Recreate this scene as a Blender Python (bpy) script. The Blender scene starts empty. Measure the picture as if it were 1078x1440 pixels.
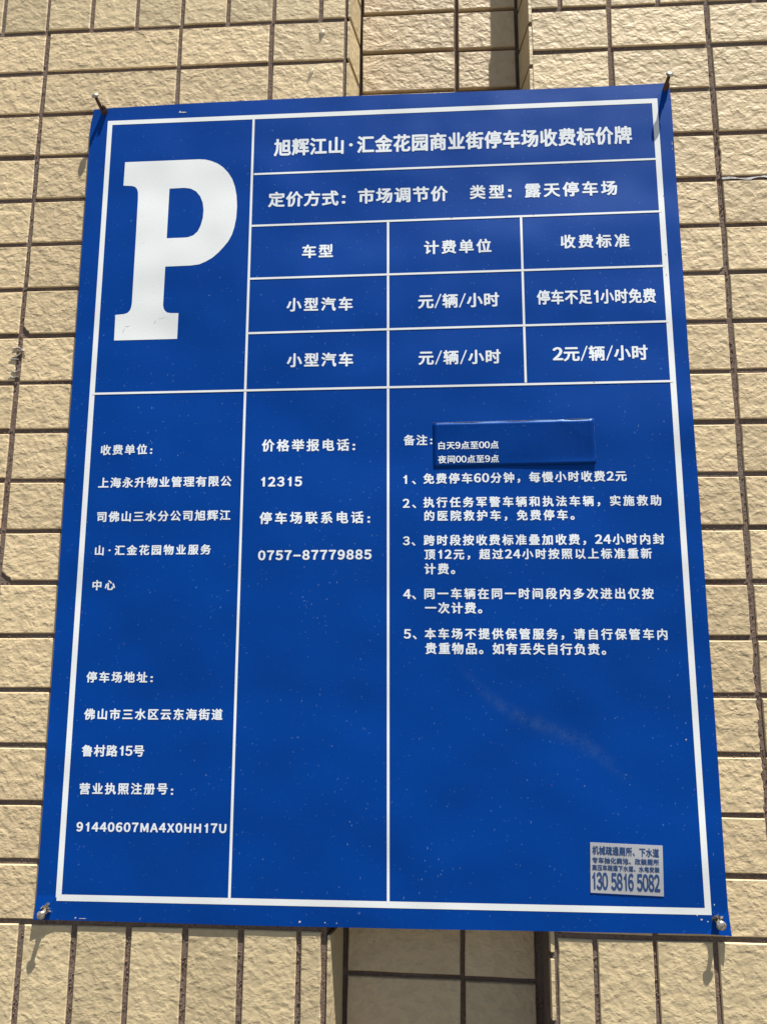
import bpy, bmesh, math, random
from mathutils import Vector, Matrix
random.seed(11)
sc = bpy.context.scene
COL = sc.collection

# ------------------------------------------------------------ camera
def rotm(a, b, c):
    return (Matrix.Rotation(b, 3, 'Z') @ Matrix.Rotation(a, 3, 'X') @ Matrix.Rotation(c, 3, 'Y'))
R = rotm(0.18284, 0.06584, -0.00576)
cam = bpy.data.objects.new('camera', bpy.data.cameras.new('camera'))
COL.objects.link(cam)
right, fwd, up = R.col[0], R.col[1], R.col[2]
m4 = Matrix((( right[0], up[0], -fwd[0], 0), (right[1], up[1], -fwd[1], -0.75505), (right[2], up[2], -fwd[2], 0), (0, 0, 0, 1)))
cam.matrix_world = m4
cam.data.sensor_fit = 'VERTICAL'
cam.data.sensor_height = 36
cam.data.lens = 36 * 1149.776 / 1440
cam.data.clip_start = 0.02
cam.data.clip_end = 500
sc.camera = cam

# ------------------------------------------------------------ daylight
SUN = Vector((0.926, -1.0, 3.80)).normalized()
ELEV = math.asin(SUN.z)
AZ = math.atan2(SUN.x, SUN.y)
world = bpy.data.worlds.new('World'); sc.world = world
world.use_nodes = True
wn = world.node_tree.nodes; wl = world.node_tree.links
sky = wn.new('ShaderNodeTexSky'); sky.sky_type = 'NISHITA'; sky.sun_disc = False
sky.sun_elevation = ELEV; sky.sun_rotation = AZ
sky.air_density = 1.0; sky.dust_density = 0.5; sky.ozone_density = 1.0
bg = wn['Background']; bg.inputs['Strength'].default_value = 0.05
wl.new(sky.outputs[0], bg.inputs['Color'])
sl = bpy.data.lights.new('sun', 'SUN'); sl.energy = 5.0; sl.angle = math.radians(0.55); sl.color = (1.0, 0.955, 0.88)
so = bpy.data.objects.new('sun', sl); COL.objects.link(so)
so.rotation_euler = (-SUN).to_track_quat('-Z', 'Y').to_euler()
so.location = (1, -3, 4)
sc.view_settings.view_transform = 'Standard'
sc.view_settings.look = 'None'
sc.view_settings.exposure = 0.85
sc.view_settings.gamma = 1.0

# ------------------------------------------------------------ helpers
def tag(o, label=None, cat=None, group=None, kind=None):
    for k, v in (('label', label), ('category', cat), ('group', group), ('kind', kind)):
        if v: o[k] = v
    return o
def link(name, mesh, parent=None, mat=None):
    o = bpy.data.objects.new(name, mesh); COL.objects.link(o)
    if parent is not None: o.parent = parent
    if mat is not None and mesh is not None and not mesh.materials: mesh.materials.append(mat)
    return o
def empty(name, loc=(0, 0, 0)):
    o = bpy.data.objects.new(name, None); COL.objects.link(o); o.location = loc
    o.empty_display_size = 0.05
    return o
def pydata(name, verts, faces, smooth=False):
    m = bpy.data.meshes.new(name); m.from_pydata(verts, [], faces); m.validate(); m.update()
    if smooth:
        for p in m.polygons: p.use_smooth = True
    return m
def fix_normals(me):
    bm = bmesh.new(); bm.from_mesh(me); bmesh.ops.recalc_face_normals(bm, faces=bm.faces); bm.to_mesh(me); bm.free()
    return me

# ------------------------------------------------------------ materials
class NT:
    def __init__(s, name):
        s.m = bpy.data.materials.new(name); s.m.use_nodes = True
        s.n = s.m.node_tree.nodes; s.l = s.m.node_tree.links; s.b = s.n['Principled BSDF']
    def new(s, t, **kw):
        n = s.n.new(t)
        for k, v in kw.items(): setattr(n, k, v)
        return n
    def set(s, node, **kw):
        for k, v in kw.items():
            node.inputs[k.replace('_', ' ')].default_value = v
        return node
    def noise(s, vec, scale, detail=4, rough=.5, dist=0, dim='3D'):
        n = s.new('ShaderNodeTexNoise'); n.inputs['Scale'].default_value = scale
        n.inputs['Detail'].default_value = detail; n.inputs['Roughness'].default_value = rough
        n.inputs['Distortion'].default_value = dist
        if vec is not None: s.l.new(vec, n.inputs['Vector'])
        return n.outputs['Fac']
    def ramp(s, fac, a, b, ca=(0, 0, 0, 1), cb=(1, 1, 1, 1)):
        n = s.new('ShaderNodeValToRGB'); e = n.color_ramp.elements
        e[0].position = a; e[0].color = ca; e[1].position = b; e[1].color = cb
        s.l.new(fac, n.inputs[0]); return n.outputs[0]
    def mix(s, fac, a, b, mode='MIX'):
        n = s.new('ShaderNodeMix', data_type='RGBA', blend_type=mode)
        for sock, v in ((n.inputs[0], fac), (n.inputs[6], a), (n.inputs[7], b)):
            if isinstance(v, (int, float)): sock.default_value = v
            elif isinstance(v, tuple): sock.default_value = v
            else: s.l.new(v, sock)
        return n.outputs[2]
    def math(s, op, a, b=None, c=None, clamp=False):
        n = s.new('ShaderNodeMath', operation=op, use_clamp=clamp)
        for i, v in enumerate((a, b, c)):
            if v is None: continue
            if isinstance(v, (int, float)): n.inputs[i].default_value = v
            else: s.l.new(v, n.inputs[i])
        return n.outputs[0]
    def mapping(s, vec, scale=(1, 1, 1), rot=(0, 0, 0), loc=(0, 0, 0)):
        n = s.new('ShaderNodeMapping'); s.l.new(vec, n.inputs[0])
        n.inputs['Scale'].default_value = scale; n.inputs['Rotation'].default_value = rot; n.inputs['Location'].default_value = loc
        return n.outputs[0]
    def bump(s, h, strength=1.0, dist=.001, normal=None):
        n = s.new('ShaderNodeBump'); n.inputs['Strength'].default_value = strength; n.inputs['Distance'].default_value = dist
        s.l.new(h, n.inputs['Height'])
        if normal is not None: s.l.new(normal, n.inputs['Normal'])
        return n.outputs[0]

def obj_vec(t):
    """object coordinates shifted per object, so copies do not repeat"""
    tc = t.new('ShaderNodeTexCoord'); oi = t.new('ShaderNodeObjectInfo')
    v = t.new('ShaderNodeVectorMath', operation='SCALE')
    cx = t.new('ShaderNodeCombineXYZ')
    t.l.new(oi.outputs['Random'], cx.inputs[0]); t.l.new(oi.outputs['Random'], cx.inputs[2])
    t.l.new(cx.outputs[0], v.inputs[0]); v.inputs['Scale'].default_value = 37.0
    a = t.new('ShaderNodeVectorMath', operation='ADD')
    t.l.new(tc.outputs['Object'], a.inputs[0]); t.l.new(v.outputs[0], a.inputs[1])
    return a.outputs[0], oi.outputs['Random'], tc.outputs['Object']

def tile_material(name, base, amp, dark=1.0):
    t = NT(name); vec, rnd, _ = obj_vec(t)
    # split-face relief: lumpy, with soft ridges
    w = t.mapping(vec, scale=(1.0, 1.0, 1.25), rot=(0, 0.5, 0))
    big = t.noise(w, 105, 1.5, .5, .35)
    mid = t.noise(w, 250, 2.0, .5, .35)
    fine = t.noise(vec, 1500, 3, .6)
    r1 = t.new('ShaderNodeMapRange', interpolation_type='SMOOTHSTEP'); t.l.new(big, r1.inputs[0])
    r1.inputs[1].default_value = .30; r1.inputs[2].default_value = .70
    gate = t.new('ShaderNodeMapRange', interpolation_type='SMOOTHSTEP'); t.l.new(t.noise(vec, 75, 2, .5), gate.inputs[0])
    gate.inputs[1].default_value = .36; gate.inputs[2].default_value = .60; gate.inputs[3].default_value = .45; gate.inputs[4].default_value = 1.25
    grain = t.noise(t.mapping(vec, rot=(0, -.35, 0), scale=(.8, 1, 1.3)), 480, 2.0, .55, .5)
    h = t.math('MULTIPLY_ADD', t.math('MULTIPLY', mid, gate.outputs[0]), .62, t.math('MULTIPLY', r1.outputs[0], .48))
    h = t.math('MULTIPLY_ADD', t.math('MULTIPLY', grain, gate.outputs[0]), .26, h)
    h = t.math('MULTIPLY_ADD', fine, .05, h)
    t.l.new(t.bump(h, 1.0, amp), t.b.inputs['Normal'])
    c1 = tuple(x * 0.83 for x in base) + (1,); c2 = tuple(min(1, x * 1.07) for x in base) + (1,)
    col = t.mix(rnd, c1, c2)
    bl = t.noise(vec, 45, 3, .6)
    col = t.mix(t.math('MULTIPLY', bl, .45), col, (base[0] * .86, base[1] * .83, base[2] * .76, 1))
    # darker tone in the hollows of the relief and a few pin holes
    low = t.ramp(h, .45, .75); 
    col = t.mix(t.math('MULTIPLY', t.math('SUBTRACT', 1.0, low), .14), col, (.20, .155, .095, 1))
    vo = t.new('ShaderNodeTexVoronoi'); t.l.new(vec, vo.inputs['Vector']); vo.inputs['Scale'].default_value = 38
    pin = t.math('LESS_THAN', vo.outputs['Distance'], .024)
    col = t.mix(t.math('MULTIPLY', pin, .8), col, (.05, .04, .03, 1))
    t.l.new(col, t.b.inputs['Base Color'])
    t.set(t.b, Roughness=.58); t.b.inputs['Specular IOR Level'].default_value = .32
    return t.m

M_TILE = tile_material('glazed_tile', (.665, .525, .318), .00092)
M_TILE_UP = tile_material('glazed_tile_upright', (.61, .49, .295), .00078)
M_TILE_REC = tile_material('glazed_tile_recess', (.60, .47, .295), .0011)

def mortar_material():
    t = NT('mortar'); tc = t.new('ShaderNodeTexCoord'); v = tc.outputs['Object']
    g = t.noise(v, 420, 4, .75); b = t.noise(v, 60, 3, .6); s = t.noise(v, 7, 3, .6)
    col = t.mix(t.ramp(g, .33, .66), (.085, .056, .043, 1), (.275, .195, .152, 1))
    col = t.mix(t.ramp(b, .40, .60), col, (.185, .135, .108, 1)); col = t.mix(t.math('MULTIPLY', t.ramp(t.noise(v, 24, 4, .6), .52, .70), .6), col, (.10, .066, .048, 1))
    col = t.mix(t.math('MULTIPLY', t.ramp(s, .5, .7), .5), col, (.22, .19, .165, 1))
    t.l.new(col, t.b.inputs['Base Color'])
    h = t.math('MULTIPLY_ADD', b, 1.2, g)
    t.l.new(t.bump(h, 1.0, .0017), t.b.inputs['Normal'])
    t.set(t.b, Roughness=.95); t.b.inputs['Specular IOR Level'].default_value = .15
    return t.m
M_MORTAR = mortar_material()

def specks(t, v, scale, size, seed, stretch=(1, 1, 1), rot=0):
    """sparse little marks: voronoi cells of which only some carry a dot of random size"""
    w = t.mapping(v, scale=stretch, rot=(0, rot, 0), loc=(seed, 0, seed * 1.7))
    vo = t.new('ShaderNodeTexVoronoi'); t.l.new(w, vo.inputs['Vector']); vo.inputs['Scale'].default_value = scale
    sep = t.new('ShaderNodeSeparateColor'); t.l.new(vo.outputs['Color'], sep.inputs[0])
    r = t.math('MULTIPLY', t.math('POWER', sep.outputs[0], 3.0), size)
    mask = t.new('ShaderNodeMapRange'); t.l.new(vo.outputs['Distance'], mask.inputs[0])
    t.l.new(r, mask.inputs[1]); t.l.new(t.math('MULTIPLY', r, .4), mask.inputs[2])
    mask.inputs[3].default_value = 0; mask.inputs[4].default_value = 1
    br = t.math('MULTIPLY', mask.outputs[0], sep.outputs[1])
    return br

def print_material(name, base, dirt, rough=.34, wave=True, blue=False, coat=0.0):
    t = NT(name); tc = t.new('ShaderNodeTexCoord'); v = tc.outputs['Object']
    big = t.noise(v, 4.0, 3, .55); fib = t.noise(t.mapping(v, scale=(1, 1, .1)), 900, 2, .5)
    fib2 = t.noise(t.mapping(v, scale=(.1, 1, 1)), 700, 2, .5)
    b = base + (1,)
    col = t.mix(t.math('MULTIPLY', big, .35), b, tuple(x * (.86 if blue else .94) for x in base) + (1,))
    col = t.mix(t.math('MULTIPLY', t.math('MULTIPLY', fib, fib2), .55 if blue else .12), col, (.0006, .062, .35, 1) if blue else (.62, .66, .68, 1))
    wv = t.new('ShaderNodeVectorMath', operation='ADD'); t.l.new(v, wv.inputs[0])
    nz = t.new('ShaderNodeTexNoise'); nz.inputs['Scale'].default_value = 300; t.l.new(v, nz.inputs['Vector'])
    ns = t.new('ShaderNodeVectorMath', operation='SCALE'); ns.inputs['Scale'].default_value = .004; t.l.new(nz.outputs['Color'], ns.inputs[0]); t.l.new(ns.outputs[0], wv.inputs[1])
    sv = wv.outputs[0]
    d1 = specks(t, sv, 260, .26, 3.1, (1.5, 1, .9), .6)
    d2 = specks(t, sv, 120, .17, 9.7, (.7, 1, 2.4), -1.0)
    d3 = specks(t, sv, 50, .10, 5.3, (1.6, 1, 1), .3)
    clus = t.math('MULTIPLY_ADD', t.ramp(t.noise(v, 13, 3, .65), .42, .66), 1.3, .50)
    if blue:
        col = t.mix(t.math('MULTIPLY', t.math('MULTIPLY', t.math('MAXIMUM', d1, d2), clus), .72), col, (.16, .28, .46, 1))
        col = t.mix(t.math('MULTIPLY', d3, .6), col, (.26, .17, .10, 1))
        if name == 'blue_print':      # a faint reflection streak painted into the blue across the empty lower field
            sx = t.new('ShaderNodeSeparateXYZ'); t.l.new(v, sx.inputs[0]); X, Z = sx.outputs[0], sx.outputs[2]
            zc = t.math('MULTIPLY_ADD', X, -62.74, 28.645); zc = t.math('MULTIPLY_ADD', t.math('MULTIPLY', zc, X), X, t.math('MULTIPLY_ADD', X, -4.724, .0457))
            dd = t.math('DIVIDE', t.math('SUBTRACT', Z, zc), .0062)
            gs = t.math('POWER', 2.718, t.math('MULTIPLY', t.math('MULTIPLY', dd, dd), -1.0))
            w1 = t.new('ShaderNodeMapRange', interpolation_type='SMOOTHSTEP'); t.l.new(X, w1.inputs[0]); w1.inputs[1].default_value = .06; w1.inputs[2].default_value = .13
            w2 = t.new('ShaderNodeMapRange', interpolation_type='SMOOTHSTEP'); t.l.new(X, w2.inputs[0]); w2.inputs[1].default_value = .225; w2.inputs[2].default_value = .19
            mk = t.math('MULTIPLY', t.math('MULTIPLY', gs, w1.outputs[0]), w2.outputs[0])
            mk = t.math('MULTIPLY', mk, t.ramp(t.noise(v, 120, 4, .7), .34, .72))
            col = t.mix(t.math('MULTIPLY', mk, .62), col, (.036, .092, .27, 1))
        haze = t.ramp(t.noise(v, 14, 5, .65, .5), .5, .8)
        col = t.mix(t.math('MULTIPLY', haze, .016), col, (.02, .16, .40, 1))
    else:
        col = t.mix(t.math('MULTIPLY', t.math('MAXIMUM', d1, d3), dirt), col, (.22, .18, .13, 1))
    t.l.new(col, t.b.inputs['Base Color'])
    rr = t.math('MULTIPLY_ADD', t.noise(v, 9, 4, .6), .16, rough - .08)
    t.l.new(rr, t.b.inputs['Roughness'])
    t.b.inputs['Specular IOR Level'].default_value = .30 if blue else .4
    if blue: t.b.inputs['Specular Tint'].default_value = (.22, .60, 1, 1)
    h1 = t.noise(v, 5.5, 2, .5)
    h2 = t.noise(v, 480, 2, .5)
    n1 = t.bump(h1, 1.0, .012 if wave else .004)
    t.l.new(t.bump(h2, .35, .00012, n1), t.b.inputs['Normal'])
    return t.m, t
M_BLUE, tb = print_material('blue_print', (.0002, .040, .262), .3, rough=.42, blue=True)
M_WHITE, _ = print_material('white_print', (.81, .84, .83), .45)
M_TEXT, _ = print_material('lettering_print', (.80, .85, .88), .25)
M_DARKTEXT, _ = print_material('sticker_ink', (.003, .045, .165), .2, rough=.5)
M_PATCH, _ = print_material('blue_vinyl', (.0003, .027, .185), .2, rough=.34, blue=True)
M_STICK, _ = print_material('silver_sticker', (.40, .41, .43), .5, rough=.5)

def simple(name, base, rough=.5, metal=0, noise_to=None, scale=200, amp=.0002, spec=.5):
    t = NT(name); tc = t.new('ShaderNodeTexCoord'); v = tc.outputs['Object']
    n = t.noise(v, scale, 5, .65)
    c = t.mix(t.ramp(n, .38, .62), base + (1,), (noise_to or tuple(x * .7 for x in base)) + (1,))
    t.l.new(c, t.b.inputs['Base Color'])
    t.l.new(t.bump(n, 1.0, amp), t.b.inputs['Normal'])
    t.set(t.b, Roughness=rough, Metallic=metal); t.b.inputs['Specular IOR Level'].default_value = spec
    return t.m
M_EDGE = simple('sheet_edge', (.34, .33, .31), .6, 0, (.20, .19, .18), 150)
M_BACK = simple('sheet_back', (.45, .45, .44), .6)
M_STEEL = simple('galvanised_steel', (.60, .58, .52), .42, .75, (.22, .17, .11), 420, .0001)
M_RUST = simple('rusty_steel', (.16, .075, .035), .8, .25, (.07, .035, .02), 700, .0004)
M_TORN = simple('torn_film', (.72, .70, .69), .6, 0, (.40, .36, .33), 500, .0003)
M_GLUE = simple('dried_glue', (.50, .41, .27), .35, 0, (.42, .34, .21), 200, .0002)
M_PAINT = simple('white_smear', (.46, .46, .48), .8, 0, (.20, .17, .15), 420, .0004)
M_WEB = simple('cobweb', (.38, .36, .33), .8, 0, (.25, .22, .2), 300)
M_PAVE = simple('unseen_paving', (.125, .115, .10), .9, 0, (.10, .09, .08), 6, .002)

SIGN_TEXT = [
    ('旭辉江山·汇金花园商业街停车场收费标价牌', -164.96, 522.48, 197.69, 523.04, 20.54),
    ('定价方式', -169.06, 463.97, -96.99, 463.41, 17.44),
    (':', -93.52, 461.65, -90.08, 461.53, 9.37),
    ('市场调节价', -77.24, 464.6, 13.3, 464.76, 17.32),
    ('类型', 35.21, 465.26, 69.68, 464.76, 15.78),
    (':', 73.2, 462.79, 76.55, 462.67, 9.25),
    ('露天停车场', 89.79, 465.22, 180.48, 465.29, 16.18),
    ('车型', -132.94, 405.79, -101.61, 405.79, 14.89),
    ('计费单位', -10.84, 406.56, 55.61, 406.79, 14.98),
    ('收费标准', 123.14, 408.84, 189.87, 408.19, 14.83),
    ('小型汽车', -147.01, 349.17, -81.15, 348.69, 14.76),
    ('小型汽车', -145.2, 291.13, -80.02, 290.96, 14.8),
    ('元/辆/小时', -16.83, 349.34, 62.15, 349.76, 15.49),
    ('元/辆/小时', -16.54, 291.03, 62.4, 291.14, 15.08),
    ('停车不足1小时免费', 98.48, 350.84, 211.87, 349.99, 15.36),
    ('2元/辆/小时', 111.87, 292.52, 201.28, 292.45, 15.79),
    ('收费单位', -325.54, 202.45, -279.29, 202.87, 10.5),
    (':', -276.34, 200.78, -274.3, 200.76, 5.39),
    ('上海永升物业管理有限公', -325.6, 169.79, -195.28, 170.52, 10.66),
    ('司佛山三水分公司旭辉江', -324.48, 136.37, -194.87, 137.44, 10.49),
    ('山·汇金花园物业服务', -324.18, 103.93, -212.32, 104.62, 10.03),
    ('中心', -324.26, 70.77, -302.4, 71.06, 9.87),
    ('停车场地址', -323.89, -14.13, -266.23, -14.04, 10.17),
    (':', -263.35, -15.66, -261.18, -15.64, 5.35),
    ('佛山市三水区云东海街道', -323.61, -47.52, -194.73, -46.58, 10.3),
    ('鲁村路15号', -323.36, -79.94, -265.41, -79.38, 10.43),
    ('营业执照注册号', -323.04, -113.0, -241.99, -111.92, 10.26),
    (':', -238.84, -114.42, -236.89, -114.39, 5.37),
    ('91440607MA4X0HH17U', -323.31, -145.67, -187.2, -144.64, 8.41),
    ('价格举报电话', -167.06, 205.16, -82.63, 204.88, 12.4),
    (':', -79.54, 202.7, -77.04, 202.67, 6.29),
    ('12315', -166.58, 169.43, -127.21, 169.51, 9.92),
    ('停车场联系电话', -166.94, 134.29, -68.29, 134.55, 11.99),
    (':', -64.58, 132.32, -62.26, 132.3, 6.08),
    ('0757–87779885', -167.13, 98.76, -60.48, 99.41, 9.6),
    ('备注', -30.91, 208.93, -8.27, 208.65, 10.63),
    (':', -5.64, 207.26, -3.68, 207.24, 5.44),
    ('1、', -30.87, 170.43, -19.24, 170.46, 8.57),
    ('免费停车60分钟，每慢小时收费2元', -12.33, 170.93, 175.7, 171.99, 10.7),
    ('2、', -31.62, 147.53, -19.15, 147.71, 8.74),
    ('执行任务军警车辆和执法车辆，实施救助', -12.4, 148.19, 205.91, 148.72, 10.58),
    ('的医院救护车，免费停车。', -11.41, 135.4, 126.83, 135.61, 10.52),
    ('3、', -31.31, 112.04, -19.85, 111.99, 8.59),
    ('跨时段按收费标准叠加收费，24小时内封', -12.26, 112.35, 206.79, 112.75, 10.66),
    ('顶12元，超过24小时按照以上标准重新', -11.53, 99.13, 194.93, 99.55, 10.33),
    ('计费。', -11.58, 85.87, 16.71, 85.82, 10.53),
    ('4、', -30.99, 62.63, -19.28, 62.63, 8.9),
    ('同一车辆在同一时间段内多次进出仅按', -11.65, 63.01, 194.48, 63.19, 10.42),
    ('一次计费。', -11.19, 49.98, 40.86, 49.92, 10.59),
    ('5、', -30.44, 26.33, -18.71, 26.25, 8.75),
    ('本车场不提供保管服务，请自行保管车内', -11.53, 26.52, 204.67, 26.64, 10.47),
    ('贵重物品。如有丢失自行负责。', -10.94, 13.47, 150.15, 13.34, 10.66),
]
PATCH_TEXT = [
    ('白天9点至00点', 1.94, 202.91, 58.62, 203.18, 7.86),
    ('夜间00点至9点', 1.59, 189.41, 58.61, 189.74, 7.8),
]
ADVERT_TEXT = [
    ('机械疏通厕所、下水道', 131.1, -156.43, 187.19, -157.89, 7.38),
    ('专车抽化粪池、改装厕所', 130.78, -164.5, 186.78, -165.4, 5.11),
    ('高压车疏通下水道、水电安装', 130.54, -170.37, 186.85, -171.42, 4.78),
    ('130 5816 5082', 130.24, -181.17, 186.72, -182.15, 14.57),
]
CORNERS = [(-361.66, 575.85), (238.05, 579.28), (242.08, -220.94), (-355.25, -223.81)]
FRAME_OUT = [(-342.86, 560.68), (224.77, 562.73), (227.92, -206.3), (-337.67, -208.02)]
FRAME_IN = [(-337.73, 555.81), (219.26, 557.47), (222.64, -200.95), (-332.53, -202.68)]
SEG = [(-187.26, 558.46), (-182.2, -203.45), (-46.72, 436.24), (-43.61, -203.72), (85.33, 437.42), (85.64, 264.24), (-184.84, 493.19), (220.1, 495.26), (-185.45, 435.47), (222.52, 438.32), (-184.93, 377.84), (222.05, 380.61), (-184.14, 320.0), (222.2, 323.35), (-338.09, 259.92), (223.42, 263.41)]
P_OUT = [(-321.21, 511.85), (-242.93, 512.31), (-236.3, 511.68), (-229.8, 509.74), (-223.61, 506.88), (-217.36, 502.32), (-211.75, 495.93), (-207.34, 488.86), (-204.07, 480.0), (-201.95, 469.74), (-200.97, 457.72), (-201.33, 444.9), (-202.95, 434.18), (-205.17, 426.07), (-208.62, 419.11), (-213.12, 413.1), (-218.44, 406.95), (-224.14, 401.72), (-230.73, 397.77), (-237.36, 394.91), (-245.78, 393.89), (-272.08, 393.36), (-271.98, 351.87), (-271.28, 348.33), (-269.6, 345.47), (-267.15, 343.66), (-263.42, 343.04), (-255.85, 342.87), (-255.76, 315.65), (-319.81, 315.26), (-320.28, 342.43), (-311.51, 343.11), (-308.03, 344.26), (-305.81, 346.68), (-304.65, 349.83), (-304.1, 354.41), (-304.51, 429.47), (-304.96, 470.47), (-305.36, 477.01), (-306.64, 480.79), (-308.7, 483.11), (-311.92, 484.35), (-321.23, 485.05)]
P_IN = [(-272.35, 479.97), (-256.96, 480.36), (-249.99, 479.19), (-244.3, 475.83), (-239.72, 470.1), (-236.81, 462.97), (-235.59, 455.18), (-235.85, 446.0), (-237.69, 437.82), (-240.45, 431.16), (-244.85, 426.92), (-250.39, 424.91), (-254.13, 424.66), (-272.26, 424.48)]
PATCH = [(-2.92, 225.24), (147.93, 227.36), (148.34, 184.03), (-2.5, 181.56)]
ADVERT = [(129.67, -150.31), (190.47, -151.85), (189.35, -192.42), (128.47, -190.78)]

# ------------------------------------------------------------ setting: the paving in front (out of frame below)
GZ = -1.45
pv = pydata('unseen_pavement', [(-40, -60, GZ), (40, -60, GZ), (40, .2, GZ), (-40, .2, GZ)], [(0, 1, 2, 3)])
tag(link('unseen_pavement', pv, None, M_PAVE), kind='structure')

# ------------------------------------------------------------ the tiled wall
def gx(z):                       # the groove leans a little
    return -0.0047 * (0.66 - z) / 0.905
wall = empty('tiled_wall', (0, 0, GZ))
tag(wall, 'beige rough-tiled wall with brown joints and a recessed vertical groove behind the blue board', 'wall')
prof = [(-1.6, .0016), (-.0925, .0016), (-.0862, .0475), (.0965, .0475), (.1003, .0016), (1.6, .0016), (1.6, .30), (-1.6, .30)]
zs = [GZ - .02, -.45, -.25, .0, .25, .5, .7, 1.0, 2.2]
vs = []
for z in zs:
    zz = min(max(z, -.4), .9)
    for i, (x, y) in enumerate(prof):
        vs.append((x + (gx(zz) if 1 <= i <= 4 else 0), y, z - GZ))
fs = []
n = len(prof)
for a in range(len(zs) - 1):
    for i in range(n):
        j = (i + 1) % n
        fs.append((a * n + i, a * n + j, (a + 1) * n + j, (a + 1) * n + i))
fs.append(tuple(range(n))); fs.append(tuple((len(zs) - 1) * n + i for i in range(n)))
mm = fix_normals(pydata('mortar', vs, fs))
link('mortar_bed', mm, wall, M_MORTAR)

def tile_outline(w, h, seed, chip=None, rag=None):
    rnd = random.Random(seed); pts = []
    def side(p, q, nseg, amp):
        for i in range(nseg):
            f = i / nseg
            x = p[0] + (q[0] - p[0]) * f; z = p[1] + (q[1] - p[1]) * f
            nx, nz = (q[1] - p[1]), -(q[0] - p[0]); L = math.hypot(nx, nz)
            o = rnd.uniform(-amp, amp) * (0 if i == 0 else 1)
            pts.append((x + nx / L * o, z + nz / L * o))
    a, b = w / 2, h / 2
    j = lambda: rnd.uniform(-.00045, .00045)
    cs = [(-a + j(), -b + j()), (a + j(), -b + j()), (a + j(), b + j()), (-a + j(), b + j())]
    nw = 5 if w > h else 3; nh = 3 if w > h else 5
    if w > .12: nw = 7
    if h > .12: nh = 7
    for k in range(4):
        p, q = cs[k], cs[(k + 1) % 4]
        ns = nw if k % 2 == 0 else nh; amp = .00022
        if rag == 'right' and k == 1: ns = 13; amp = .0011
        if rag == 'left' and k == 3: ns = 13; amp = .0008
        side(p, q, ns, amp)
    if chip:                      # a corner knocked off: (corner index, size)
        ci, cw, ch = chip; c = cs[ci]
        sx = 1 if c[0] < 0 else -1; sz = 1 if c[1] < 0 else -1
        k0 = min(range(len(pts)), key=lambda i: (pts[i][0] - c[0]) ** 2 + (pts[i][1] - c[1]) ** 2)
        new = [(c[0] + sx * cw, c[1]), (c[0] + sx * cw * .85, c[1] + sz * ch * .32), (c[0] + sx * cw * .45, c[1] + sz * ch * .55),
               (c[0] + sx * cw * .2, c[1] + sz * ch * .9), (c[0], c[1] + sz * ch)]
        pts = [p for i, p in enumerate(pts) if i == k0 or not (abs(p[0] - c[0]) < cw and abs(p[1] - c[1]) < ch)]
        k0 = min(range(len(pts)), key=lambda i: (pts[i][0] - c[0]) ** 2 + (pts[i][1] - c[1]) ** 2)
        if ci in (0, 2): new = new[::-1]
        pts[k0:k0 + 1] = new
    return pts
def tile_mesh(w, h, seed, depth=.0065, bev=.0008, **kw):
    pts = tile_outline(w, h, seed, **kw); n = len(pts)
    rnd = random.Random(seed + 5)
    a, b = w / 2, h / 2
    v = [(x, depth, z) for x, z in pts] + [(x, bev * .95 + rnd.uniform(0, .0002), z) for x, z in pts]
    v += [(x * (1 - bev / a), rnd.uniform(-.0001, .0001), z * (1 - bev / b)) for x, z in pts]
    f = []
    for i in range(n):
        j = (i + 1) % n
        f.append((i, j, n + j, n + i)); f.append((n + i, n + j, 2 * n + j, 2 * n + i))
    f.append(tuple(2 * n + i for i in range(n)))
    m = fix_normals(pydata('tile', v, f))
    for k, p in enumerate(m.polygons): p.use_smooth = False
    return m
CACHE = {}
def get_tile(w, h, mat, special=None):
    if special:
        m = tile_mesh(w, h, random.randint(0, 9999), **special); m.materials.append(mat); return m
    key = (round(w * 1000), round(h * 1000), mat.name, random.randrange(3))
    if key not in CACHE:
        m = tile_mesh(w, h, len(CACHE) * 7 + 1); m.materials.append(mat); CACHE[key] = m
    return CACHE[key]
NT_ = [0]
def tile(x0, x1, z0, z1, y=0.0, mat=M_TILE, rot=0.0, special=None, extra=None, gap=.0046, gapz=None):
    """x0..x1, z0..z1 run between joint centres"""
    w = (x1 - x0) - gap; h = (z1 - z0) - (gapz or gap)
    o = link('tile', get_tile(w, h, mat, special), wall)
    o.location = ((x0 + x1) / 2 + random.uniform(-.0003, .0003), y + random.uniform(-.0002, .0005), (z0 + z1) / 2 - GZ + random.uniform(-.0003, .0003))
    o.rotation_euler = (random.uniform(-.006, .006), rot + random.uniform(-.003, .003), random.uniform(-.005, .005))
    if random.random() < .5 and not special:
        o.scale = (-1, 1, 1) if random.random() < .5 else (1, 1, 1)
    NT_[0] += 1
    return o

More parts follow.
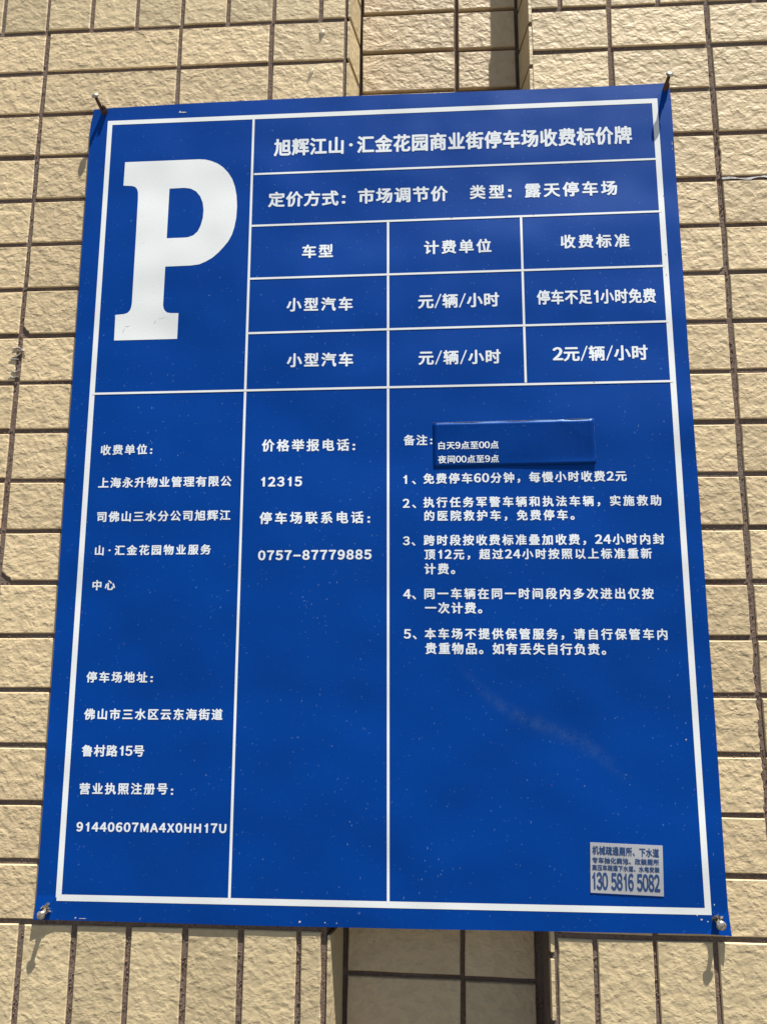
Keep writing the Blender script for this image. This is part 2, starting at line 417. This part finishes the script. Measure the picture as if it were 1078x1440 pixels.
Z0 = .6736; P = .05
def rowz(k): return Z0 - P * k
SX0, SX1 = -.340, .222          # what the board surely hides
def hidden(x0, x1, k):
    return x0 > SX0 - .001 and x1 < SX1 + .001 and 3 <= k <= 16
for k in range(18):
    zt, zb = rowz(k), rowz(k + 1)
    endx = -.0923 + gx(rowz(k + .5)) * 1.35
    for x0, x1 in ((-.668, -.518), (-.518, -.418), (-.4182, -.2715), (-.2715, -.172), (-.172, endx)):
        if hidden(x0, x1, k): continue
        sp = None
        if k == 6 and x0 == -.4182: sp = dict(chip=(0, .0065, .0075))
        if k == 11 and x0 == -.4182: sp = dict(chip=(0, .010, .008))
        tile(x0, x1, zb, zt, special=sp, gapz=.0048)
    st = .1000 + gx(rowz(k + .5)) * .25
    for x0, x1 in ((st, .181), (.181, .281), (.281, .381), (.381, .531)):
        if hidden(x0, x1, k): continue
        sp = None
        if x0 == .181 and k in (13, 14, 15): sp = dict(rag='right')
        if x0 == .181 and k == 5: sp = dict(chip=(1, .0035, .003))
        if x0 == .281 and k == 3: sp = dict(rag='left')
        tile(x0, x1, zb, zt, special=sp, gapz=.0048)
# upright courses
top = [-.620, -.570, -.520, -.470, -.4205, -.3705, -.3207, -.2700, -.2205, -.1705, -.1203]
for a, b in zip(top, top[1:]): tile(a, b, Z0, Z0 + .15, mat=M_TILE_UP)
tile(-.1203, -.0925, Z0, Z0 + .15, mat=M_TILE_UP)
tile(.1000, .1318, Z0, Z0 + .15, mat=M_TILE_UP)
topr = [.1318, .1820, .2318, .2812, .3300, .3800, .4300, .4800]
for a, b in zip(topr, topr[1:]): tile(a, b, Z0, Z0 + .15, mat=M_TILE_UP)
ZB = rowz(18)
bot = [-.620, -.570, -.520, -.470, -.420, -.3685, -.3200, -.2710, -.2210, -.1712, -.1212]
for a, b in zip(bot, bot[1:]): tile(a, b, ZB - .15, ZB, mat=M_TILE_UP, gap=.0054, gapz=.0050)
tile(-.1212, -.0988, ZB - .15, ZB, mat=M_TILE_UP, special=dict(rag='right'), gap=.0050)
tile(.0980, .1311, ZB - .15, ZB, mat=M_TILE_UP, special=dict(rag='left'), gap=.0040)
botr = [.1311, .1806, .2303, .2800, .3300, .3800, .4300]
for a, b in zip(botr, botr[1:]): tile(a, b, ZB - .15, ZB, mat=M_TILE_UP, gap=.0050)

# recess: flat stretchers at the back of the groove
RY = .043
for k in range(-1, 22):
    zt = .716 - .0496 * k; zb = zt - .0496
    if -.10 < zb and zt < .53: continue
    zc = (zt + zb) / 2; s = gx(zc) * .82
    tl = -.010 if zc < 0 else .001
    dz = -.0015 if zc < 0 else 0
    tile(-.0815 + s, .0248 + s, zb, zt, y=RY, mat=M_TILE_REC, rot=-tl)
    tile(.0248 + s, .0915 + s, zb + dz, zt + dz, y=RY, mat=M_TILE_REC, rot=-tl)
# reveals: tiles set on the two sides of the groove, their cut edge showing beside the corner joint
def reveal(side, z0, z1):
    z = (z0 + z1) / 2; h = (z1 - z0) - .005
    if side < 0: xf, xb, t = -.0884 + gx(z), -.0818 + gx(z), -.0030
    else: xf, xb, t = .0990 + gx(z) * 1.05, .0925 + gx(z) * .8, .0035
    y0, y1 = .0003, .0405
    if side > 0 and z < 0: y1 = .0050; xb = xf - .0009
    rr = random.uniform(-.0003, .0003)
    p = [(xf + t * .9, y0 + .0004), (xf, y0), (xb, y1), (xb + t, y1)]
    bv = .0007; v = []
    for zz, ins in ((-h / 2, bv), (-h / 2 + bv, 0), (h / 2 - bv, 0), (h / 2, bv)):
        for i, (x, y) in enumerate(p):
            cx = sum(q[0] for q in p) / 4; cy = sum(q[1] for q in p) / 4
            v.append((x - xf + (ins if x < cx else -ins) * .6 + rr, y + (ins if y < cy else -ins) * .6, zz))
    f = [(3, 2, 1, 0), (12, 13, 14, 15)]
    for a in range(3):
        for i in range(4):
            j = (i + 1) % 4; f.append((a * 4 + i, a * 4 + j, a * 4 + 4 + j, a * 4 + 4 + i))
    me = fix_normals(pydata('tile', v, f)); me.materials.append(M_TILE_UP)
    o = link('tile', me, wall); o.location = (xf, 0, z - GZ + random.uniform(-.0006, .0006))
for k in range(18):
    if 4 <= k <= 15: continue
    reveal(-1, rowz(k + 1) - .0005, rowz(k) - .0005); reveal(1, rowz(k + 1) - .0165, rowz(k) - .0165)
reveal(-1, Z0, Z0 + .05); reveal(-1, Z0 + .05, Z0 + .10); reveal(-1, Z0 + .10, Z0 + .15)
reveal(1, Z0 - .0165, Z0 + .034); reveal(1, Z0 + .034, Z0 + .084); reveal(1, Z0 + .084, Z0 + .134)
reveal(-1, ZB - .15, ZB - .002); reveal(1, ZB - .069, ZB - .0165); reveal(1, ZB - .15, ZB - .069)

# mortar crumbs bulging from the joints
rc = random.Random(21)
cv = []; cf = []
def crumb(x, z, s, y=.0012):
    b = len(cv)
    for dx, dy, dz in ((-1, 0, 0), (1, 0, 0), (0, 0, -1), (0, 0, 1), (.1, -.8, .1), (0, .8, 0)):
        cv.append((x + dx * s * rc.uniform(.6, 1.2), y + dy * s * rc.uniform(.6, 1.1), z + dz * s * rc.uniform(.6, 1.3) - GZ))
    for f in ((0, 2, 4), (2, 1, 4), (1, 3, 4), (3, 0, 4), (2, 0, 5), (1, 2, 5), (3, 1, 5), (0, 3, 5)): cf.append(tuple(b + i for i in f))
for jx in (-.4182,): 
    for _ in range(150): crumb(jx + rc.uniform(-.0019, .0019), rc.uniform(-.22, .67), rc.uniform(.0004, .0011))
for _ in range(150): crumb(.281 + rc.uniform(-.0019, .0019), rc.uniform(-.22, .67), rc.uniform(.0004, .0012))
for jx in (-.420, -.3685, -.3200, -.2710, -.2210, -.1712, -.1212, .1311, .1806, .2303, .2800):
    for _ in range(34): crumb(jx + rc.uniform(-.0022, .0022), rc.uniform(-.37, -.235), rc.uniform(.0004, .0012))
for k in range(0, 19):
    for _ in range(46):
        x = rc.choice((rc.uniform(-.48, -.36), rc.uniform(.22, .33)) if 2 < k < 17 else (rc.uniform(-.48, -.11), rc.uniform(.10, .33)))
        crumb(x, rowz(k) + rc.uniform(-.0022, .0018), rc.uniform(.0004, .0011))
cr_o = link('mortar_crumbs', fix_normals(pydata('crumbs', cv, cf)), wall, M_MORTAR); cr_o['kind'] = 'stuff'
# drips of dried glue on two tiles, cobweb and a white smear in the joints
def drip(cx, cz, w, l, lean):
    v = []; f = []; N = 10
    for i in range(N + 1):
        t = i / N; r = w * (1 - t) ** .8 * (.6 + .4 * math.cos(t * 2.2)) * (0.35 + min(1, t * 5) * .65)
        z = cz - l * t; x = cx + lean * l * t
        for j in range(7):
            a = math.pi * j / 6
            v.append((x - r * math.cos(a), -r * .75 * math.sin(a) + .0005, z - GZ))
    for i in range(N):
        for j in range(6): f.append((i * 7 + j, i * 7 + j + 1, i * 7 + 8 + j, i * 7 + 7 + j))
    return link('glue_drip', fix_normals(pydata('drip', v, f, True)), wall, M_GLUE)
drip(-.1170, .6612, .0042, .020, -.22)
drip(-.1270, .6160, .0034, .026, -.30)
def tube(name, path, r, mat, parent, seg=6):
    v = []; f = []
    for i, p in enumerate(path):
        p = Vector(p); q = Vector(path[min(i + 1, len(path) - 1)]) - Vector(path[max(i - 1, 0)])
        q.normalize(); s = q.cross(Vector((0, 1, .01))).normalized(); u = q.cross(s)
        rr = r[i] if isinstance(r, (list, tuple)) else r
        for j in range(seg):
            a = 2 * math.pi * j / seg; v.append(tuple(p + s * math.cos(a) * rr + u * math.sin(a) * rr))
    for i in range(len(path) - 1):
        for j in range(seg):
            k = (j + 1) % seg; f.append((i * seg + j, i * seg + k, (i + 1) * seg + k, (i + 1) * seg + j))
    f.append(tuple(range(seg))); f.append(tuple((len(path) - 1) * seg + j for j in range(seg)))
    return link(name, fix_normals(pydata(name, v, f, True)), parent, mat)

# ------------------------------------------------------------ the parking board
CORN = [Vector(c) / 1000 for c in CORNERS]
BF = -.0025; BT = .0013
org = Vector((-.057, 0, .176))
board = empty('parking_price_board', (org.x, BF, org.y if False else .176))
tag(board, 'large blue parking price board with big white P and rows of white Chinese text', 'sign')
def L3(x, z, y): return (x - org.x, y, z - .176)
NX, NZ = 30, 40
def edge_in(t, amp, seed):      # slightly wandering cut edge
    return amp * (math.sin(t * 9 + seed) * .5 + math.sin(t * 23 + seed * 2) * .3)
fv = []
for j in range(NZ + 1):
    for i in range(NX + 1):
        u, w = i / NX, j / NZ
        a = CORN[3].lerp(CORN[2], u); b = CORN[0].lerp(CORN[1], u); p = a.lerp(b, w)
        x, z = p
        if i in (0, NX): x += edge_in(w, .0004, i)
        if j == 0: z += edge_in(u, .0003, 2) - .0012 * math.sin(math.pi * u)
        if j == NZ: z += edge_in(u, .0003, 5) + .0019 * math.sin(math.pi * min(1, u * 1.25)) * (1 - u) ** .3
        y = 0.0
        fv.append([x, y, z])
def idx(i, j): return j * (NX + 1) + i
# knocked corners
fv[idx(0, NZ)][0] += .0030; fv[idx(0, NZ)][2] -= .0012
fv[idx(NX, NZ)][0] -= .0010
for (i, j, l) in ((NX, 0, .0048), (0, 0, .0022), (NX, NZ, .0005), (0, NZ, .0006)): fv[idx(i, j)][1] -= l
V = [L3(x, z, y) for x, y, z in fv] + [L3(x, z, BT + y) for x, y, z in fv]
K = len(fv); F = []; mats = []
for j in range(NZ):
    for i in range(NX):
        F.append((idx(i, j), idx(i + 1, j), idx(i + 1, j + 1), idx(i, j + 1))); mats.append(0)
        F.append((K + idx(i, j), K + idx(i, j + 1), K + idx(i + 1, j + 1), K + idx(i + 1, j))); mats.append(2)
ring = [idx(i, 0) for i in range(NX + 1)] + [idx(NX, j) for j in range(1, NZ + 1)] + [idx(i, NZ) for i in range(NX - 1, -1, -1)] + [idx(0, j) for j in range(NZ - 1, 0, -1)]
for a, b in zip(ring, ring[1:] + ring[:1]): F.append((a, K + a, K + b, b)); mats.append(1)
me = pydata('sheet', V, F)
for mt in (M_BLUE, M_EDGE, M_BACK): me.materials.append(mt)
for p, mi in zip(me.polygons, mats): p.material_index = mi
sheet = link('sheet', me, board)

PR = -.00015                     # print lies this far in front of the sheet
def flat(name, pts, parent, mat, y=PR, holes=None, o=None):
    """filled outline lying in the board's plane, pts in mm wall coordinates"""
    bm = bmesh.new(); loops = [pts] + (holes or [])
    for lp in loops:
        vv = [bm.verts.new(L3(x / 1000, z / 1000, y)) for x, z in lp]
        for a, b in zip(vv, vv[1:] + vv[:1]): bm.edges.new((a, b))
    bmesh.ops.triangle_fill(bm, use_beauty=True, use_dissolve=False, edges=bm.edges[:])
    for f in bm.faces:
        f.normal_update()
        if f.normal.y > 0: f.normal_flip()
    m = bpy.data.meshes.new(name); bm.to_mesh(m); bm.free()
    return link(name, m, parent, mat)
flat('white_border', FRAME_OUT, board, M_WHITE, holes=[FRAME_IN])
for n_, (i, w) in enumerate([(0, 2.35), (2, 2.3), (4, 2.2)] + [(i, 2.1) for i in (6, 8, 10, 12, 14)]):
    a = Vector(SEG[i]); b = Vector(SEG[i + 1]); d = (b - a).normalized(); q = Vector((-d.y, d.x)) * w / 2
    flat('table_rule', [tuple(a + q), tuple(b + q), tuple(b - q), tuple(a - q)], board, M_WHITE, y=PR - .00002 * (n_ + 1))
flat('parking_letter', P_OUT, board, M_WHITE, holes=[P_IN])

# lettering: glyph outlines, thickened by a few overlapped copies
GL = {}
def glyph(ch):
    if ch in GL: return GL[ch]
    if ch == '·':
        v = [(.5 + .062 * math.cos(a * math.pi / 6), .385 + .062 * math.sin(a * math.pi / 6)) for a in range(12)]; r = (v, [tuple(range(12))], .62)
    elif ch == '–':
        r = ([(.22, .30), (.78, .30), (.78, .375), (.22, .375)], [(0, 1, 2, 3)], .62)
    elif ch == '1':
        r = ([(.245, 0), (.335, 0), (.335, .765), (.265, .765), (.235, .69), (.17, .625), (.095, .595), (.095, .525), (.18, .545), (.245, .59)], [(0, 1, 2, 9), (2, 3, 4, 9), (4, 5, 8, 9), (5, 6, 7, 8)], .54)
    elif ch == ' ':
        r = ([], [], .30)
    elif ch == ':':
        r = ([(.44, .0), (.56, .0), (.56, .12), (.44, .12), (.44, .38), (.56, .38), (.56, .5), (.44, .5)], [(0, 1, 2, 3), (4, 5, 6, 7)], 1)
    else:
        c = bpy.data.curves.new('g', 'FONT'); c.size = 1.0; c.resolution_u = 3
        c.body = chr(ord(ch) + 0xFEE0) if '!' <= ch <= '~' else ch
        o = bpy.data.objects.new('g', c); COL.objects.link(o)
        m = bpy.data.meshes.new_from_object(o.evaluated_get(bpy.context.evaluated_depsgraph_get()))
        v = [(p.co.x, p.co.y) for p in m.vertices]; f = [tuple(p.vertices) for p in m.polygons]
        bpy.data.objects.remove(o); bpy.data.curves.remove(c); bpy.data.meshes.remove(m)
        adv = 1.0
        if '!' <= ch <= '~':
            if v:
                w = max(p[0] for p in v) - min(p[0] for p in v)
                adv = {'/': .46, '1': .52, 'M': .84, 'H': .74, 'A': .64, 'X': .62, 'U': .70}.get(ch, .585)
            if ch.isdigit():         # digits stand a little taller than the font's
                cx = sum((min(p[0] for p in v), max(p[0] for p in v))) / 2
                v = [(cx + (x - cx) * 1.04, y * 1.05) for x, y in v]
            if ch == '/':
                cx = sum((min(p[0] for p in v), max(p[0] for p in v))) / 2
                v = [(cx + (x - cx) * .40, y) for x, y in v]
        r = (v, f, adv)
    v, f, adv = r
    if v and adv != 1.0:
        cx = (min(p[0] for p in v) + max(p[0] for p in v)) / 2
        v = [(x - cx + adv / 2, y) for x, y in v]
    GL[ch] = (v, f, adv)
    return GL[ch]
CJKW = .030
TMIN = .035
def lettering(run, parent, mat, y=PR, bold=CJKW, o3=L3, name='lettering', asp=1.0):
    s, xa, za, xb, zb, h = run
    pa, pb = Vector((xa, za)), Vector((xb, zb)); W = (pb - pa).length; d = (pb - pa).normalized(); up = Vector((-d.y, d.x))
    g = [glyph(c) for c in s]
    ys = [p[1] for gv in g for p in gv[0]]; ylo, yhi = min(ys), max(ys)
    if len(s) == 2 and s[1] == '、': ylo = min(p[1] for p in g[0][0])
    em = h / ((yhi - ylo) + 2 * bold)
    xs = asp
    def spans(t):
        x = 0; out = []
        for gv in g: out.append(x); x += gv[2] + t
        lo = min(o + min(p[0] for p in gv[0]) for o, gv in zip(out, g) if gv[0]); hi = max(o + max(p[0] for p in gv[0]) for o, gv in zip(out, g) if gv[0])
        return out, lo - bold, hi + bold
    if len(s) > 1:
        _, l0, h0 = spans(0); _, l1, h1 = spans(1)
        t = (W / em / xs - (h0 - l0)) / ((h1 - l1) - (h0 - l0))
        if t < TMIN:
            t = TMIN; _, l, hh = spans(t); xs = W / em / (hh - l)
    else:
        t = 0; _, l, hh = spans(0); xs = W / em / (hh - l)
    off, lo, hi = spans(t)
    V = []; F = []; ym = (ylo + yhi) / 2; n = 0
    ring = [(math.cos(2 * math.pi * i / 8), math.sin(2 * math.pi * i / 8)) for i in range(8)] + [(0, 0)]
    for li, (cx, cy) in enumerate(ring):
        for o, gv in zip(off, g):
            b = len(V); hv = 1.3 if gv[2] < .95 and gv[2] > .5 and bold < .04 else 1.0
            for px, py in gv[0]:
                q = pa + d * ((o + px - lo + cx * bold * hv) * em * xs) + up * ((py - ym + cy * bold * .85) * em)
                V.append(o3(q.x / 1000, q.y / 1000, y - li * .000012))
            F += [tuple(b + k for k in f) for f in gv[1]]
    m = bpy.data.meshes.new(name); m.from_pydata(V, [], F); m.update()
    for p in m.polygons: pass
    bm = bmesh.new(); bm.from_mesh(m)
    for f in bm.faces:
        f.normal_update()
        if f.normal.y > 0: f.normal_flip()
    bm.to_mesh(m); bm.free()
    return link(name, m, parent, mat)
for r in SIGN_TEXT:
    title = r[0].startswith('旭辉') and len(r[0]) > 15
    lettering(r, board, M_TEXT, bold=.036 if title else (.046 if r[0][0].isdigit() and len(r[0]) > 3 and '元' not in r[0] else .0325))

# ------------------------------------------------------------ the blue correction strip
patch = empty('correction_strip', (org.x, BF, .176))
tag(patch, 'darker blue strip with two short lines of white text, its lower edge lifting', 'sticker')
PC = [Vector(c) for c in PATCH]
NXp, NZp = 40, 14; v = []; f = []
for j in range(NZp + 1):
    for i in range(NXp + 1):
        u, w = i / NXp, j / NZp
        p = PC[3].lerp(PC[2], u).lerp(PC[0].lerp(PC[1], u), w)
        y = -.0004
        lift = max(0, (u - .42) / .58) ** .8 if u > .42 else 0
        y -= .0011 * lift * max(0, 1 - w / .16) ** 1.7           # curled lower edge
        y -= .0002 * max(0, (w - .93) / .07) * (.5 + .5 * math.sin(u * 3 + .4))   # lip along the top
        y -= .0005 * max(0, (u - .97) / .03)
        c = (u - .90) * 1.0 + (w - .72) * .35                     # crease across the upper right corner
        y -= .0004 * math.exp(-(c / .018) ** 2) * max(0, min(1, (w - .40) / .3))
        v.append(L3(p.x / 1000, p.y / 1000, y))
for j in range(NZp):
    for i in range(NXp):
        a = j * (NXp + 1) + i; f.append((a, a + 1, a + NXp + 2, a + NXp + 1))
fm = pydata('film', v, f, True); film = link('film', fm, patch, M_PATCH)
sm = film.modifiers.new('thick', 'SOLIDIFY'); sm.thickness = .00018; sm.offset = -1 if False else 1
for a, b in (((PC[0], PC[1])), ((PC[1], PC[2]))):
    path = [L3(a.lerp(b, t / 12).x / 1000, a.lerp(b, t / 12).y / 1000, -.00075 + .0001 * math.sin(t * 1.7)) for t in range(13)]
    tube('pale_cut_edge', path, (.00013 if a is PC[0] else .00010), M_EDGE, patch, 5)
for r in PATCH_TEXT: lettering(r, patch, M_TEXT, y=-.00075, bold=.026)

# ------------------------------------------------------------ the little advert sticker
adv = empty('advert_sticker', (org.x, BF, .176))
tag(adv, 'small silver sticker with blue Chinese text and long phone number', 'sticker')
AC = [Vector(c) for c in ADVERT]
v = []; f = []
for (y) in (-.00055, -.0002):
    for j in range(7):
        for i in range(11):
            p = AC[3].lerp(AC[2], i / 10).lerp(AC[0].lerp(AC[1], i / 10), j / 6); v.append(L3(p.x / 1000, p.y / 1000, y))
for j in range(6):
    for i in range(10):
        a = j * 11 + i; f.append((a, a + 1, a + 12, a + 11)); f.append((77 + a, 77 + a + 11, 77 + a + 12, 77 + a + 1))
rg = list(range(11)) + [j * 11 + 10 for j in range(1, 7)] + [66 + i for i in range(9, -1, -1)] + [j * 11 for j in range(5, 0, -1)]
for a, b in zip(rg, rg[1:] + rg[:1]): f.append((a, a + 77, b + 77, b))
link('film', fix_normals(pydata('sticker', v, f)), adv, M_STICK)
for k, r in enumerate(ADVERT_TEXT): lettering(r, adv, M_DARKTEXT, y=-.00065, bold=.042 if k == 3 else .036)

# ------------------------------------------------------------ nails
def lathe(name, prof, o, d, parent, mat, seg=14, wob=0, seed=0):
    o = Vector(o); d = Vector(d).normalized(); s = d.cross(Vector((0, 0, 1))).normalized(); u = s.cross(d)
    rn = random.Random(seed); v = []; f = []
    for t, r in prof:
        for j in range(seg):
            a = 2 * math.pi * j / seg; rr = r * (1 + rn.uniform(-wob, wob))
            v.append(tuple(o + d * (t + rn.uniform(-wob, wob) * .001) + (s * math.cos(a) + u * math.sin(a)) * rr))
    for i in range(len(prof) - 1):
        for j in range(seg):
            k = (j + 1) % seg; f.append((i * seg + j, i * seg + k, (i + 1) * seg + k, (i + 1) * seg + j))
    f.append(tuple(range(seg))); f.append(tuple((len(prof) - 1) * seg + j for j in range(seg)))
    return link(name, fix_normals(pydata(name, v, f, True)), parent, mat)
def nail(name, label, base, head, hr, shaft_r, rusty, torn, group='nails holding the four corners of the board'):
    r = empty(name, base); tag(r, label, 'nail', group)
    d = Vector(head) - Vector(base); L = d.length
    root = -d.normalized() * .010
    lathe('shaft', [(0, shaft_r), (.010, shaft_r * 1.05), (.010 + L * .5, shaft_r), (.010 + L * .95, shaft_r * .95)], root, d, r, M_RUST if rusty else M_STEEL, 10, .06, 3)
    lathe('head', [(L * .90, shaft_r), (L * .93, hr * .82), (L * .955, hr), (L * 1.0, hr * .98), (L * 1.0 + .0008, hr * .88), (L * 1.0 + .0016, hr * .55), (L * 1.0 + .0020, hr * .08)], (0, 0, 0), d, r, M_STEEL, 16, .05, 8)
    rn = random.Random(int(hr * 1e6))
    if rusty:                    # a split rusty sleeve round the shaft
        for k in range(3):
            a = rn.uniform(0, 6.28) if k else .4
            px, pz = math.cos(a) * .0022, math.sin(a) * .0014
            h = rn.uniform(.004, .0085)
            path = [(px, .002, pz), (px * 1.2 + .0006, -h * .5, pz * 1.3 + .0008), (px * 1.5 + .0012, -h, pz * 1.4 + .0012)]
            tube('sleeve_strip', path, [.0021, .0018, .0007], M_RUST, r, 6)
    if torn:
        v = [(0, -.0016, 0)]; f = []; N = 26
        for j in range(N):
            a = 2 * math.pi * j / N
            rr = torn * (.42 + .58 * rn.random() ** 1.3) * (1 + .42 * math.sin(a + .5))
            v.append((math.cos(a) * rr, -.0008 - (rn.random() ** 2) * .0052, math.sin(a) * rr))
        for j in range(N):
            v.append((v[j + 1][0] * .93, .0002, v[j + 1][2] * .93))
        for j in range(N):
            k = (j + 1) % N
            f.append((0, j + 1, k + 1)); f.append((j + 1, N + 1 + j, N + 1 + k, k + 1))
        link('torn_washer', fix_normals(pydata('washer', v, f)), r, M_TORN if hr < .0038 else M_STEEL)
    return r
NY = BF
TLn = nail('nail', 'thin rusty nail standing out of the chipped corner above the big P', (-.3483, NY, .5706), (-.3513, -.0185, .5790), .0037, .0018, True, 0)
TRn = nail('nail', 'rusty nail beside the end of the title line, its shadow crossing the white border', (.2322, NY, .5722), (.2343, -.0165, .5788), .0039, .0018, True, 0)
BLn = nail('nail', 'nail with a ragged white torn collar at the lower corner nearest the registration number', (-.3455, NY, -.2155), (-.3460, -.0112, -.2180), .0038, .0020, False, .0050)
BRn = nail('nail', 'dull round-headed nail at the lower corner nearest the silver advert sticker', (.2325, NY, -.2105), (.2325, -.0114, -.2120), .0041, .0019, False, .0046)

# small debris on the board: a torn bit at the lower right corner, chips along the bottom edge
def chip(x, z, w, h, seed, parent=board, mat=M_TORN, y=-.0002):
    rn = random.Random(seed); pts = []
    for j in range(9):
        a = 2 * math.pi * j / 9; rr = .5 + .5 * rn.random()
        pts.append((x + math.cos(a) * w * rr, z + math.sin(a) * h * rr))
    return flat('chipped_spot', pts, parent, mat, y=y)
for k, (x, z, w, h) in enumerate([(-318.5, -221.6, .9, .9), (-312, -222.0, 5, .35), (-120, -220.0, 1.0, 1.4), (-98, -220.2, .7, .8), (-88, -220.3, .5, .5), (-263, 567.5, 5.0, .7), (-266, 568.6, 1.2, .9),
                                 (235.6, -215.5, 1.0, 3.2), (61.0, 440.6, .0, .0)]):
    if w: chip(x, z, w, h, k)
for k, (x, z) in enumerate([(149.6, 263.3), (16.8, 437.8), (97.6, 438.6), (223.6, 392.6), (222.9, 371.2), (224.9, 454.8)]):
    chip(x, z, .9, .55, 40 + k, mat=M_RUST, y=-.00035)

# cobweb strands and the white smear on the wall joints
rn = random.Random(4)
for k in range(6):
    x0 = -.4200 + rn.uniform(-.004, .004); z0 = .290 + rn.uniform(-.012, .022)
    tube('cobweb_strand', [(x0 - .004, -.0008, z0 - GZ), (x0 + rn.uniform(-.001, .002), -.0002, z0 + rn.uniform(-.004, .003) - GZ), (x0 + .006, -.001, z0 + rn.uniform(-.002, .006) - GZ)], [.0003, .0011, .0003], M_WEB, wall, 5)
sv = []; sf = []; N = 28
for i in range(N + 1):
    x = .2835 + i * .0034
    for q in (0, 1):
        zz = rowz(4) - .0002 + .0010 * math.sin(i * .7) + (1 if q else -1) * (.0009 + .0009 * rn.random()) * abs(math.sin(i * .55 + .6)) ** .5
        sv.append((x, .0006 if q else -.0001 + .0004 * rn.random(), zz - GZ))
for i in range(N): sf.append((2 * i, 2 * i + 2, 2 * i + 3, 2 * i + 1))
link('white_smear', pydata('smear', sv, sf), wall, M_PAINT)
print('tiles', NT_[0])

# two short scratches across the foot of the P
for k, pp in enumerate([((-312.2, 321.9), (-309.4, 328.7)), ((-309.9, 329.5), (-304.6, 330.1)), ((-280.4, 331.3), (-278.0, 336.4)), ((-277.0, 336.9), (-266.5, 339.2))]):
    a, b = Vector(pp[0]), Vector(pp[1]); d = (b - a).normalized(); q = Vector((-d.y, d.x)) * (.22 if k != 3 else .12)
    flat('scratch', [tuple(a), tuple((a + b) / 2 + q), tuple(b), tuple((a + b) / 2 - q * .7)], board, M_EDGE, y=-.00024)

# rust and grime round the fixings
def blot(name, x, z, w, h, seed, mat, y=-.0001):
    rn = random.Random(seed); pts = []
    for j in range(22):
        a = 2 * math.pi * j / 22; rr = .55 + .45 * rn.random()
        pts.append((x + math.cos(a) * w * rr, z + math.sin(a) * h * rr))
    return flat(name, pts, board, mat, y=y)
M_STAIN = simple('rust_stain', (.085, .045, .035), .75, 0, (.02, .05, .16), 260, .0002)
for k, (x, z, w, h) in enumerate([(-347.2, 569.6, 3.6, 2.6), (231.3, 571.0, 3.2, 2.6), (-343.0, -213.2, 3.0, 2.4), (229.6, -208.9, 3.2, 2.6)]):
    blot('rust_stain', x, z, w, h, 70 + k, M_STAIN)
for k, (x, z, w, h) in enumerate([(219.5, -210.0, 1.3, .8), (224.5, -211.5, .9, .5), (216.0, -206.5, .7, 1.0), (230.6, -198.0, .5, .9), (236.5, 512.0, .6, 2.4), (236.4, 505.5, .5, 1.2), (215.5, -64.0, .8, .8)]):
    blot('scuff', x, z, w, h, 90 + k, M_EDGE if k in (4, 5) else M_TORN, y=-.00013)
